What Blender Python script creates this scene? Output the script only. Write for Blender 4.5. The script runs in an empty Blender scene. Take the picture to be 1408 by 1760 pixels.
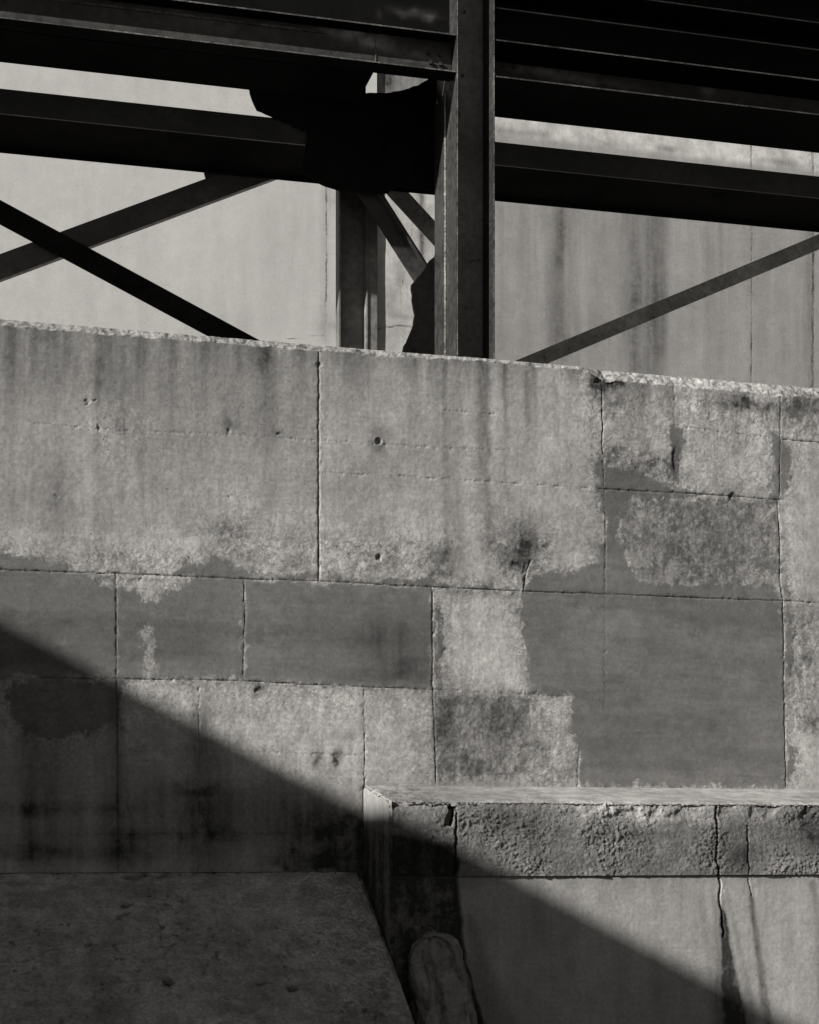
import bpy, math
import numpy as np
C = bpy.context.scene.collection
R = math.radians

# ------------------------------------------------------------------ camera, sky, sun, exposure
F, HZ, CX, EYE = 2800.0, 1450.0, 704.0, 1.6      # focal length and horizon in photo pixels, eye height
TH = math.atan(0.277); CT, ST = math.cos(TH), math.sin(TH)
cam = bpy.data.cameras.new("camera"); co = bpy.data.objects.new("camera", cam); C.objects.link(co)
co.location = (0, 0, EYE); co.rotation_euler = (R(90), 0, 0)
cam.sensor_fit = 'VERTICAL'; cam.sensor_height = 36; cam.sensor_width = 28.8
cam.lens = F / 1760 * 36; cam.shift_y = (HZ - 880) / 1760
cam.clip_start = 0.1; cam.clip_end = 2000
bpy.context.scene.camera = co
PHI, EL = R(70.5), R(25.5)                       # sun: angle from the wall's normal (to the left), elevation
# direction towards the sun in wall axes (s along the wall, n out of it, z up)
SS, SN, SZ = -math.sin(PHI) * math.cos(EL), math.cos(PHI) * math.cos(EL), math.sin(EL)
sx, sy = SS * CT + SN * ST, SS * ST - SN * CT
w = bpy.data.worlds.new("World"); bpy.context.scene.world = w; w.use_nodes = True
nt = w.node_tree; bg = nt.nodes['Background']
sk = nt.nodes.new('ShaderNodeTexSky'); sk.sky_type = 'NISHITA'; sk.sun_disc = False
sk.sun_elevation = EL; sk.sun_rotation = math.atan2(sx, sy); sk.air_density = 0.38; sk.dust_density = 0.4
bwn = nt.nodes.new('ShaderNodeRGBToBW'); nt.links.new(sk.outputs[0], bwn.inputs[0])      # black and white photograph
tint = nt.nodes.new('ShaderNodeMix'); tint.data_type = 'RGBA'; tint.blend_type = 'MULTIPLY'; tint.inputs[0].default_value = 1
nt.links.new(bwn.outputs[0], tint.inputs[6]); tint.inputs[7].default_value = (1, .992, .965, 1)
nt.links.new(tint.outputs[2], bg.inputs[0]); bg.inputs[1].default_value = 0.05
sun = bpy.data.lights.new("sun", 'SUN'); sun.energy = 5.0; sun.angle = R(0.5); sun.color = (1, .982, .952)
so = bpy.data.objects.new("sun", sun); C.objects.link(so)
from mathutils import Vector
so.rotation_euler = Vector((sx, sy, SZ)).to_track_quat('Z', 'Y').to_euler(); so.location = (-20, -10, 20)
vs = bpy.context.scene.view_settings
vs.view_transform = 'Standard'; vs.look = 'None'; vs.gamma = 1; vs.exposure = 0.75
bpy.context.scene.cycles.max_bounces = 5

# ------------------------------------------------------------------ coordinates
def WL(s, n, z):                                 # wall axes -> world
    return (s * CT + n * ST, 10 + s * ST - n * CT, z)
def PW(px, py, n=0.0):                           # a point seen in the photo, lying n in front of the wall
    u = (px - CX) / F
    s = (u * (10 - n * CT) - n * ST) / (CT - u * ST)
    return s, EYE + (HZ - py) / F * (10 + s * ST - n * CT)
def pts(l, n=0.0): return [PW(x, y, n) for x, y in l]

# ------------------------------------------------------------------ noise and fields (numpy)
def perlin(x, y, seed=0):
    xi = np.floor(x).astype(np.int64); yi = np.floor(y).astype(np.int64)
    xf = (x - xi).astype(np.float32); yf = (y - yi).astype(np.float32)
    def g(ix, iy, dx, dy):
        h = (ix * 374761393 + iy * 668265263 + seed * 982451653) & 0x7fffffff
        h = ((h ^ (h >> 13)) * 1274126177) & 0x7fffffff
        a = ((h ^ (h >> 16)) & 1023) * (2 * math.pi / 1024)
        return np.cos(a) * dx + np.sin(a) * dy
    u = xf ** 3 * (xf * (xf * 6 - 15) + 10); v = yf ** 3 * (yf * (yf * 6 - 15) + 10)
    a = g(xi, yi, xf, yf); b = g(xi + 1, yi, xf - 1, yf); c = g(xi, yi + 1, xf, yf - 1); d = g(xi + 1, yi + 1, xf - 1, yf - 1)
    return ((a + (b - a) * u) + ((c + (d - c) * u) - (a + (b - a) * u)) * v) * 1.4
def fbm(x, y, sc, o=4, seed=0, ax=1, ay=1, gain=.5):
    r = 0; a = 1; t = 0
    for i in range(o):
        r = r + a * perlin(x * sc * ax + 17.3 * i, y * sc * ay + 9.1 * i, seed + i * 7); t += a; a *= gain; sc *= 2.03
    return (r / t * 1.3).astype(np.float32)
def ss(a, b, x): t = np.clip((x - a) / (b - a), 0, 1); return t * t * (3 - 2 * t)
def segd(x, y, p, q):
    dx, dy = q[0] - p[0], q[1] - p[1]; L = dx * dx + dy * dy + 1e-12
    t = np.clip(((x - p[0]) * dx + (y - p[1]) * dy) / L, 0, 1)
    return np.hypot(x - p[0] - t * dx, y - p[1] - t * dy), t
def polysd(x, y, P, pad=.3):                     # signed distance, positive inside
    out = np.full(x.shape, -pad, np.float32)
    X = [p[0] for p in P]; Y = [p[1] for p in P]
    m = (x > min(X) - pad) & (x < max(X) + pad) & (y > min(Y) - pad) & (y < max(Y) + pad)
    if not m.any(): return out
    xs, ys = x[m], y[m]; d = np.full(xs.shape, 9.0); ins = np.zeros(xs.shape, bool)
    for i in range(len(P)):
        p, q = P[i], P[(i + 1) % len(P)]
        d = np.minimum(d, segd(xs, ys, p, q)[0])
        c = (p[1] > ys) != (q[1] > ys)
        with np.errstate(divide='ignore', invalid='ignore'):
            xx = (q[0] - p[0]) * (ys - p[1]) / ((q[1] - p[1]) or 1e-9) + p[0]
        ins ^= c & (xs < xx)
    out[m] = np.where(ins, d, -d); return out
def linesd(x, y, lines, pad=.06):
    d = np.full(x.shape, pad, np.float32)
    for L in lines:
        wd = L[0]                                 # width factor of this joint (1 = normal)
        P = L[1]
        for p, q in zip(P[:-1], P[1:]):
            m = (x > min(p[0], q[0]) - pad) & (x < max(p[0], q[0]) + pad) & (y > min(p[1], q[1]) - pad) & (y < max(p[1], q[1]) + pad)
            if m.any(): d[m] = np.minimum(d[m], segd(x[m], y[m], p, q)[0] / max(wd, 1.0) + max(0, .9 - wd) * .0062)
    return d
def blob(x, y, c, rs, rz, k=1.0): return k * np.exp(-(((x - c[0]) / rs) ** 2 + ((y - c[1]) / rz) ** 2))
def stripe(x, y, p, q, wd, k, fade=0.0):
    d, t = segd(x, y, p, q)
    return k * np.exp(-(d / wd) ** 2) * (1 - fade * t)

# ------------------------------------------------------------------ meshes
def tag(o, label=None, cat=None, group=None, kind=None):
    for k, v in (('label', label), ('category', cat), ('group', group), ('kind', kind)):
        if v: o[k] = v
    return o
def empty(name, loc=(0, 0, 0)):
    o = bpy.data.objects.new(name, None); C.objects.link(o); o.location = loc; o.empty_display_size = .2; return o
def link(name, me, parent=None):
    o = bpy.data.objects.new(name, me); C.objects.link(o)
    if parent is not None:
        o.parent = parent; o.matrix_parent_inverse.identity()
        l = Vector((0, 0, 0)); p = parent
        while p: l += p.location; p = p.parent
        o.location = -l
    return o
def grid_mesh(name, V, attrs, mat, parent=None, smooth=True):
    """V: (rows, cols, 3) world points; faces turned so that columns x rows is the outward normal"""
    r, c = V.shape[:2]; me = bpy.data.meshes.new(name)
    me.vertices.add(r * c); me.vertices.foreach_set('co', V.reshape(-1).astype(np.float32))
    i = np.arange(r * c, dtype=np.int32).reshape(r, c)
    q = np.stack([i[:-1, :-1], i[:-1, 1:], i[1:, 1:], i[1:, :-1]], -1).reshape(-1)
    n = q.size // 4
    me.loops.add(q.size); me.loops.foreach_set('vertex_index', q)
    me.polygons.add(n); me.polygons.foreach_set('loop_start', np.arange(0, q.size, 4, dtype=np.int32))
    me.polygons.foreach_set('loop_total', np.full(n, 4, np.int32))
    me.update(calc_edges=True)
    me.polygons.foreach_set('use_smooth', np.full(n, smooth, bool))
    for k, a in attrs.items():
        at = me.attributes.new(k, 'FLOAT', 'POINT'); at.data.foreach_set('value', np.broadcast_to(a, (r, c)).reshape(-1).astype(np.float32))
    me.materials.append(mat); me.validate()
    return link(name, me, parent)
class MB:
    def __init__(s): s.v = []; s.f = []; s.m = []
    def prism(s, poly, off, mi=0, me=None):
        """poly: 3D points of one face; off: extrusion vector; side faces get material me"""
        b = len(s.v); k = len(poly)
        s.v += [tuple(p) for p in poly] + [tuple(Vector(p) + Vector(off)) for p in poly]
        s.f.append(list(range(b, b + k))[::-1]); s.m.append(mi)
        s.f.append(list(range(b + k, b + 2 * k))); s.m.append(mi)
        for i in range(k):
            j = (i + 1) % k
            s.f.append([b + i, b + j, b + k + j, b + k + i]); s.m.append(mi if me is None else me)
    def box(s, s0, s1, n0, n1, z0, z1, dz0=0.0, mi=0, front=None):
        """box in wall axes; dz0 lifts the s1 end; front = material of the narrow edge that faces the camera"""
        P = [WL(s0, n1, z0), WL(s1, n1, z0 + dz0), WL(s1, n1, z1 + dz0), WL(s0, n1, z1)]
        Q = [WL(s0, n0, z0), WL(s1, n0, z0 + dz0), WL(s1, n0, z1 + dz0), WL(s0, n0, z1)]
        b = len(s.v); s.v += P + Q
        for f, m in (([0, 1, 2, 3], front if front is not None else mi), ([7, 6, 5, 4], mi), ([0, 4, 5, 1], mi), ([1, 5, 6, 2], mi), ([2, 6, 7, 3], mi), ([3, 7, 4, 0], mi)):
            s.f.append([b + i for i in f]); s.m.append(m)
    def bar(s, a, b, wd, th, roll=0.0, mi=0):
        """flat bar between two world points; wd across, th thick, rolled about its axis"""
        a, b = Vector(a), Vector(b); d = (b - a).normalized()
        nn = Vector((ST, -CT, 0)); nn = (nn - d * nn.dot(d)).normalized()
        up = d.cross(nn)
        if up.z < 0: up = -up
        nr = nn * math.cos(roll) + up * math.sin(roll); ur = up * math.cos(roll) - nn * math.sin(roll)
        c = [ur * (wd / 2) + nr * (th / 2), -ur * (wd / 2) + nr * (th / 2), -ur * (wd / 2) - nr * (th / 2), ur * (wd / 2) - nr * (th / 2)]
        s.prism([a + k for k in c], b - a, mi)
    def build(s, name, mats, parent=None, bevel=0.0):
        me = bpy.data.meshes.new(name); me.from_pydata(s.v, [], s.f)
        for m in (mats if isinstance(mats, (list, tuple)) else [mats]): me.materials.append(m)
        for p, m in zip(me.polygons, s.m): p.material_index = m
        import bmesh
        bm = bmesh.new(); bm.from_mesh(me); bmesh.ops.recalc_face_normals(bm, faces=bm.faces)
        if bevel: bmesh.ops.bevel(bm, geom=[e for e in bm.edges if len(e.link_faces) == 2 and e.calc_face_angle(0) > .5], offset=bevel, segments=2, affect='EDGES', clamp_overlap=True, material=-1)
        bm.to_mesh(me); bm.free(); me.update()
        return link(name, me, parent)

# ------------------------------------------------------------------ materials
class NT:
    def __init__(s, name):
        s.mat = bpy.data.materials.new(name); s.mat.use_nodes = True; s.t = s.mat.node_tree
        s.p = s.t.nodes['Principled BSDF']; s.tc = s.t.nodes.new('ShaderNodeTexCoord')
    def n(s, t, **k):
        x = s.t.nodes.new(t)
        for a, b in k.items(): setattr(x, a, b)
        return x
    def l(s, a, b): s.t.links.new(a, b)
    def sock(s, v, i):
        if isinstance(v, (int, float)): i.default_value = v
        else: s.l(v, i)
    def noise(s, sc, det=5, rough=.55, scale=(1, 1, 1), dist=0.0, rot=0.0):
        m = s.n('ShaderNodeMapping'); m.inputs[3].default_value = scale; m.inputs[2].default_value[2] = -TH
        s.l(s.tc.outputs['Object'], m.inputs[0])
        x = s.n('ShaderNodeTexNoise'); x.inputs['Scale'].default_value = sc; x.inputs['Detail'].default_value = det
        x.inputs['Roughness'].default_value = rough; x.inputs['Distortion'].default_value = dist
        s.l(m.outputs[0], x.inputs[0]); return x.outputs[0]
    def voro(s, sc, feat='F1', scale=(1, 1, 1)):
        m = s.n('ShaderNodeMapping'); m.inputs[3].default_value = scale; s.l(s.tc.outputs['Object'], m.inputs[0])
        x = s.n('ShaderNodeTexVoronoi', feature=feat); x.inputs['Scale'].default_value = sc; s.l(m.outputs[0], x.inputs[0]); return x.outputs[0]
    def m(s, op, a, b=0.0, c=0.0):
        x = s.n('ShaderNodeMath', operation=op); s.sock(a, x.inputs[0]); s.sock(b, x.inputs[1]); s.sock(c, x.inputs[2]); return x.outputs[0]
    def rng(s, v, a, b, c=0.0, d=1.0, smooth=True):
        x = s.n('ShaderNodeMapRange'); x.interpolation_type = 'SMOOTHSTEP' if smooth else 'LINEAR'
        s.sock(v, x.inputs[0])
        for i, k in enumerate((a, b, c, d)): s.sock(k, x.inputs[i + 1])
        return x.outputs[0]
    def mix(s, f, a, b):
        x = s.n('ShaderNodeMix'); s.sock(f, x.inputs[0]); s.sock(a, x.inputs[2]); s.sock(b, x.inputs[3]); return x.outputs[0]
    def attr(s, nm):
        x = s.n('ShaderNodeAttribute'); x.attribute_name = nm; return x.outputs['Fac']
    def grey(s, v, warm=(1.0, .972, .935)):
        c = s.n('ShaderNodeCombineColor')
        for i in range(3): s.l(s.m('MULTIPLY', v, warm[i]), c.inputs[i])
        s.l(c.outputs[0], s.p.inputs['Base Color'])
    def bump(s, h, dist, strength=1.0, prev=None):
        b = s.n('ShaderNodeBump'); b.inputs['Strength'].default_value = strength; b.inputs['Distance'].default_value = dist
        s.l(h, b.inputs['Height'])
        if prev is not None: s.l(prev, b.inputs['Normal'])
        return b.outputs[0]

def concrete(name, base=.32, var=.28, patch=.15, grain=1.0, streak=.25, coarse=0.0, fields=True, horiz=.0, wv=1.0):
    t = NT(name)
    n1 = t.noise(1.3, 6, .6); n2 = t.noise(9, 7, .65); n3 = t.noise(45, 6, .7); n4 = t.noise(190, 4, .7)
    st = t.noise(7, 5, .6, (1, 1, .09)); hz = t.noise(5, 6, .65, (.16, .16, 1.6))
    weave = t.m('ADD', t.noise(60, 3, .6, (1, 1, .05)), t.noise(60, 3, .6, (.05, .05, 1)))
    v = t.m('MULTIPLY', base, t.rng(n1, .3, .7, 1 - var * .5, 1 + var * .5))
    v = t.m('MULTIPLY', v, t.rng(n2, .28, .72, 1 - var * .55, 1 + var * .55))
    v = t.m('MULTIPLY', v, t.rng(n3, .25, .75, 1 - .2 * min(grain, 1.1), 1 + .18 * min(grain, 1.1)))
    v = t.m('MULTIPLY', v, t.rng(st, .35, .68, 1 + streak * .25, 1 - streak * .55))
    v = t.m('MULTIPLY', v, t.rng(hz, .35, .7, 1 + horiz * .4, 1 - horiz * .6))
    v = t.m('MULTIPLY', v, t.rng(weave, .7, 1.3, 1 - .06 * grain * wv, 1 + .06 * grain * wv))
    h = t.m('ADD', t.m('MULTIPLY', n3, .9), t.m('MULTIPLY', n4, .45))
    rough = .92
    if fields:
        pa = t.attr('patch'); stn = t.attr('stain_shade'); pale = t.attr('pale'); jt = t.attr('joint'); rg = t.attr('rough')
        pmn = t.m('ADD', t.m('MULTIPLY', t.m('SUBTRACT', t.noise(24, 9, .8, dist=.5), .5), .17), t.m('MULTIPLY', t.m('SUBTRACT', t.noise(8, 5, .65), .5), .12))
        pm = t.rng(t.m('ADD', pa, t.m('ADD', pmn, t.m('MULTIPLY', t.m('SUBTRACT', n3, .5), .03))), -.012, .018)
        zone = t.m('MAXIMUM', t.rng(pa, -.16, -.005, 0, 1), t.m('MULTIPLY', rg, .8))
        fil = t.rng(t.m('ABSOLUTE', t.m('SUBTRACT', t.noise(14, 7, .72, dist=1.6), .5)), .0, .028, 1, 0)
        mot = t.rng(t.noise(17, 8, .75, dist=.9), .52, .64)
        crust = t.m('MULTIPLY', zone, t.m('MAXIMUM', t.m('MULTIPLY', fil, .45), t.m('MULTIPLY', mot, .42)))
        pc = t.m('MULTIPLY', patch, t.rng(hz, .3, .7, 1.16, .84)); pc = t.m('MULTIPLY', pc, t.rng(n1, .3, .7, .9, 1.12))
        pc = t.m('MULTIPLY', pc, t.rng(n3, .25, .8, .86, 1.15)); pc = t.m('MULTIPLY', pc, t.rng(n2, .3, .7, .88, 1.1))
        pc = t.m('MULTIPLY', pc, t.m('ADD', 1, t.m('MULTIPLY', t.rng(t.noise(34, 6, .8, (.35, .35, 1.2), dist=.4), .57, .70), .28)))
        pc = t.m('MULTIPLY', pc, t.m('SUBTRACT', 1, t.m('MULTIPLY', t.rng(t.noise(5, 6, .7, (.5, .5, 1)), .55, .72), .28)))
        sc = t.rng(t.noise(80, 6, .8, dist=.6), .60, .72); pc = t.m('MULTIPLY', pc, t.m('ADD', 1, t.m('MULTIPLY', sc, .35)))
        v = t.m('MULTIPLY', v, t.m('ADD', 1, t.m('MULTIPLY', pale, t.rng(n2, .3, .65, .28, .6))))
        v = t.m('MULTIPLY', v, t.m('SUBTRACT', 1, crust))
        v = t.mix(pm, v, pc)
        # soiling and painted shade: soft value broken up by streaks and specks
        brk = t.m('ADD', t.m('ADD', t.m('MULTIPLY', st, .45), t.m('MULTIPLY', n2, .35)), t.m('MULTIPLY', t.noise(24, 8, .75, dist=.5), .30))
        sn = t.m('MULTIPLY', stn, t.rng(brk, .42, .70, .50, 1.28))
        v = t.m('MULTIPLY', v, t.m('SUBTRACT', 1, t.m('MINIMUM', sn, .9)))
        # pits and specks in the rough concrete
        pit = t.rng(t.noise(95, 3, .6), .655, .70); pz = t.rng(t.noise(4, 4, .6), .42, .62)
        pit = t.m('MULTIPLY', t.m('MULTIPLY', pit, t.m('ADD', pz, rg)), t.m('SUBTRACT', 1, t.m('MULTIPLY', pm, .8)))
        big = t.m('MULTIPLY', t.rng(t.noise(30, 5, .75), .655, .70), t.m('ADD', t.m('MULTIPLY', rg, .9), .12))
        big = t.m('MULTIPLY', big, t.m('SUBTRACT', 1, t.m('MULTIPLY', pm, .85)))
        v = t.m('MULTIPLY', v, t.m('SUBTRACT', 1, t.m('MINIMUM', t.m('ADD', t.m('MULTIPLY', pit, .5), t.m('MULTIPLY', big, .45)), .8)))
        jn = t.m('ADD', jt, t.m('MULTIPLY', t.m('SUBTRACT', t.noise(55, 5, .75), .5), .0075))
        jm = t.m('MULTIPLY', t.rng(jn, .0010, .0040, 1, 0), t.rng(t.noise(3.5, 5, .7), .38, .58, .3, 1))
        chip = t.rng(t.m('ADD', jt, t.m('MULTIPLY', t.m('SUBTRACT', n3, .5), .06)), .004, .010, 1, 0)
        v = t.m('MULTIPLY', v, t.m('SUBTRACT', 1, t.m('MULTIPLY', jm, .72)))
        h = t.m('SUBTRACT', h, t.m('MULTIPLY', t.m('MINIMUM', t.m('ADD', pit, big), 1), .9))
        h = t.m('MULTIPLY', h, t.m('SUBTRACT', 1, t.m('MULTIPLY', pm, .62)))
        h = t.m('ADD', h, t.m('MULTIPLY', pm, .7))
        h = t.m('ADD', h, t.m('MULTIPLY', sc, .15)); h = t.m('SUBTRACT', h, t.m('MULTIPLY', crust, 1.1))
        h = t.m('SUBTRACT', h, t.m('MULTIPLY', chip, .6))
        h = t.m('SUBTRACT', h, t.m('MULTIPLY', jm, 3.0))
    t.grey(v); t.p.inputs['Roughness'].default_value = rough; t.p.inputs['Specular IOR Level'].default_value = .25
    nb = t.bump(h, .0016 * grain)
    if coarse: nb = t.bump(t.m('ADD', t.noise(46, 8, .78, dist=.5), t.m('MULTIPLY', t.noise(130, 4, .7), .5)), .012 * coarse, 1.0, nb)
    t.l(nb, t.p.inputs['Normal'])
    return t.mat

def steel(name, base=.03, dusty=.0, rough=.5, spec=.4, spots=.25, edge=False, at=None):
    t = NT(name)
    n1 = t.noise(2.2, 6, .62); n2 = t.noise(22, 6, .7); n3 = t.noise(120, 4, .7); n4 = t.noise(7, 6, .75, dist=.5)
    v = t.m('MULTIPLY', base, t.rng(n1, .3, .7, .7, 1.35)); v = t.m('MULTIPLY', v, t.rng(n2, .3, .7, .75, 1.3))
    v = t.m('MULTIPLY', v, t.m('SUBTRACT', 1, t.m('MULTIPLY', t.rng(n4, .60, .66), .55)))
    if dusty: v = t.m('ADD', v, t.m('MULTIPLY', t.m('MULTIPLY', t.rng(n1, .50, .72), t.rng(n2, .4, .7)), dusty))
    if at: v = t.m('ADD', v, t.m('MULTIPLY', t.attr(at), .16))
    if edge: v = t.m('MULTIPLY', v, t.m('ADD', t.m('MULTIPLY', t.rng(n3, .45, .62), 1.2), t.rng(n4, .35, .6, .2, 1.1)))
    t.grey(v, (1.03, .99, .93)); t.p.inputs['Specular IOR Level'].default_value = spec
    t.l(t.rng(n2, .3, .7, rough - .12, rough + .18), t.p.inputs['Roughness'])
    h = t.m('ADD', t.m('MULTIPLY', n2, .6), t.m('MULTIPLY', n3, .5))
    t.l(t.bump(h, .0012), t.p.inputs['Normal'])
    return t.mat

M_WALL = concrete('weathered concrete', .33, .22, .15, 1.0, .22)
M_LEDGE = concrete('hammered concrete', .30, .48, .15, 2.0, .0, coarse=1.1, wv=0.0)
M_END = concrete('plinth end concrete', .30, .2, .15, .7, .0, wv=0.0)
M_BASE = concrete('smooth base concrete', .33, .16, .15, .8, .18)
M_SLAB = concrete('pitted apron concrete', .40, .42, .15, 2.6, .0, wv=.2, coarse=.15)
M_REAR_L = concrete('pale rear concrete', .275, .06, .15, .25, .06, fields=True)
M_REAR_R = concrete('stained rear concrete', .33, .14, .15, .5, .14)
M_BACK = concrete('plain concrete', .30, .2, fields=False)
M_STEEL = steel('dark painted steel', .034, .05)
M_STEEL_C = steel('column steel', .021, .012, .5)
M_BLACK = steel('black steel', .008, 0, .9, .02)  # near black; also paints shade into the lower beam's underside
M_DUST = steel('dusty web', .034, .02, .55, .3, at='dust')
M_DUSTK = steel('black dusty web', .003, .0, .8, .1, at='dust')  # near-black base with lighter dust blobs
M_RIDGE = steel('bright rubbed edge', .22, .1, .5, .4, edge=True)
M_EDGE2 = steel('dull steel edge', .045, .02, .5, .3, edge=True)
M_EDGE3 = steel('dark steel edge', .009, .0, .6, .3, edge=True)
M_EDGE = steel('worn steel edge', .08, .1, .5, .4, edge=True)
M_UNDER = steel('shade-dark underside steel', .006, 0, .85, .05)  # colour darkened to paint the shade under the flanges
M_BRACE = steel('brace steel', .11, .02, .6, .3)
M_WEB = steel('light web steel', .15, .02, .6, .3)  # lighter base than the column flanges
M_PALEB = steel('lit-tone brace steel', .22, .02, .6, .3)  # colour lightened so the flat brace reads as lit

# ------------------------------------------------------------------ ground
gs = MB(); gs.v = [(-300, -300, 0), (300, -300, 0), (300, 300, 0), (-300, 300, 0)]; gs.f = [[0, 1, 2, 3]]; gs.m = [0]
tag(gs.build('ground', concrete('gravelly ground', .16, .3, fields=False)), kind='structure')

# ------------------------------------------------------------------ front retaining wall
ZT = 4.622
wall = tag(empty('retaining_wall', WL(0, 0, 0)), 'tall weathered concrete retaining wall patched with darker mortar, in front of the dark steel frame', 'wall')
def axis(a0, a1, fine0, fine1, f, c):
    return np.concatenate([np.arange(a0, fine0, c), np.arange(fine0, fine1, f), np.arange(fine1, a1 + c, c)])
sa = axis(-9, 11, -2.62, 3.05, .0055, .12)
za = np.concatenate([np.arange(1.432, ZT - .12, .0055), np.arange(ZT - .12, ZT + .0001, .004)])
S, Z = np.meshgrid(sa, za)
SB = PW(625, 1400)[0]                            # left end of the projecting plinth
# warped coordinates make every traced edge ragged
wx = fbm(S, Z, 9, 5, 3, gain=.62) * .045; wz = fbm(S, Z, 9, 5, 11, gain=.62) * .045
jx = fbm(S, Z, 14, 4, 23) * .006; jz = fbm(S, Z, 14, 4, 29) * .004
Sw, Zw, Sj, Zj = S + wx, Z + wz, S + jx, Z + jz
pos_polys = [
 [(-60, 950), (0, 950), (60, 955), (100, 968), (140, 985), (200, 992), (300, 985), (335, 968), (360, 952), (395, 955), (408, 975), (430, 986), (548, 986), (548, 1000), (419, 998), (419, 1168), (200, 1166), (0, 1164), (-60, 1164)],
 [(421, 997), (742, 1009), (744, 1184), (560, 1178), (480, 1172), (421, 1169)],
 [(548, 988), (620, 996), (700, 995), (745, 990), (765, 1003), (830, 1008), (895, 1016), (740, 1010), (548, 1000)],
 [(895, 1017), (905, 1000), (915, 985), (940, 985), (985, 982), (1018, 968), (1036, 930), (1040, 890), (1030, 850), (1018, 800), (1030, 780), (1045, 800), (1085, 805), (1120, 825), (1170, 838), (1220, 850), (1130, 855), (1085, 862), (1068, 880), (1062, 915), (1075, 960), (1095, 992), (1150, 1001), (1250, 1004), (1335, 1002), (1346, 1035), (1351, 1352), (995, 1350), (996, 1300), (978, 1240), (985, 1197), (911, 1192), (905, 1140), (893, 1080)],
 [(1346, 985), (1355, 1020), (1364, 1060), (1366, 1110), (1356, 1170), (1350, 1180), (1348, 1040)],
 [(1352, 1270), (1368, 1290), (1368, 1320), (1352, 1352)],
 [(1322, 742), (1345, 752), (1360, 790), (1350, 850), (1338, 870), (1322, 850), (1330, 790)],
 [(1154, 728), (1170, 735), (1172, 790), (1166, 828), (1150, 832), (1152, 780)],
 [(15, 1166), (212, 1167), (214, 1195), (203, 1235), (170, 1258), (120, 1265), (60, 1266), (22, 1240), (15, 1200)],
 [(200, 740), (203, 741), (201, 744)],
 [(748, 1020), (760, 1035), (757, 1075), (764, 1110), (755, 1150), (757, 1190), (746, 1190)],
]
neg_polys = [
 [(140, 990), (200, 992), (335, 992), (318, 1005), (290, 1012), (268, 1028), (248, 1030), (232, 1015), (205, 1010), (175, 1006)],
 [(252, 1070), (266, 1080), (262, 1115), (274, 1166), (246, 1168), (250, 1125), (240, 1095)],
]
patch = np.full(S.shape, -.3, np.float32)
for P in pos_polys: patch = np.maximum(patch, polysd(Sw, Zw, pts(P)))
for P in neg_polys: patch = np.minimum(patch, -polysd(Sw, Zw, pts(P)) + .002)
# the straight sides of patches follow the joints, so cut the ragged edge there with crisp copies
mottled = [([(1062, 858), (1338, 862), (1338, 1004), (1090, 1000)], -.022), ([(425, 935), (545, 930), (545, 992), (430, 988)], -.040), ([(553, 940), (765, 935), (765, 1005), (553, 990)], -.036), ([(170, 955), (350, 960), (350, 992), (170, 992)], -.034),
 ([(748, 1200), (912, 1203), (905, 1330), (756, 1340)], -.026), ([(1345, 672), (1450, 680), (1450, 762), (1345, 752)], -.030), ([(1040, 770), (1170, 790), (1170, 845), (1040, 838)], -.026), ([(845, 915), (945, 925), (935, 1005), (865, 1000)], -.030),
 ([(1012, 640), (1075, 640), (1075, 700), (1015, 720)], -.036), ([(1180, 680), (1340, 690), (1335, 725), (1190, 715)], -.036), ([(912, 1200), (990, 1210), (990, 1345), (880, 1345)], -.038), ([(1353, 1040), (1450, 1060), (1450, 1260), (1360, 1250)], -.036), ([(370, 905), (420, 900), (425, 960), (380, 965)], -.03)]
for P, cap in mottled: patch = np.maximum(patch, np.minimum(polysd(Sw, Zw, pts(P)), cap + .022))
crisp = [[(421, 997), (742, 1009), (744, 1184), (421, 1169)]]
for P in crisp: patch = np.maximum(patch, polysd(Sj, Zj, pts(P)))
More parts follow.
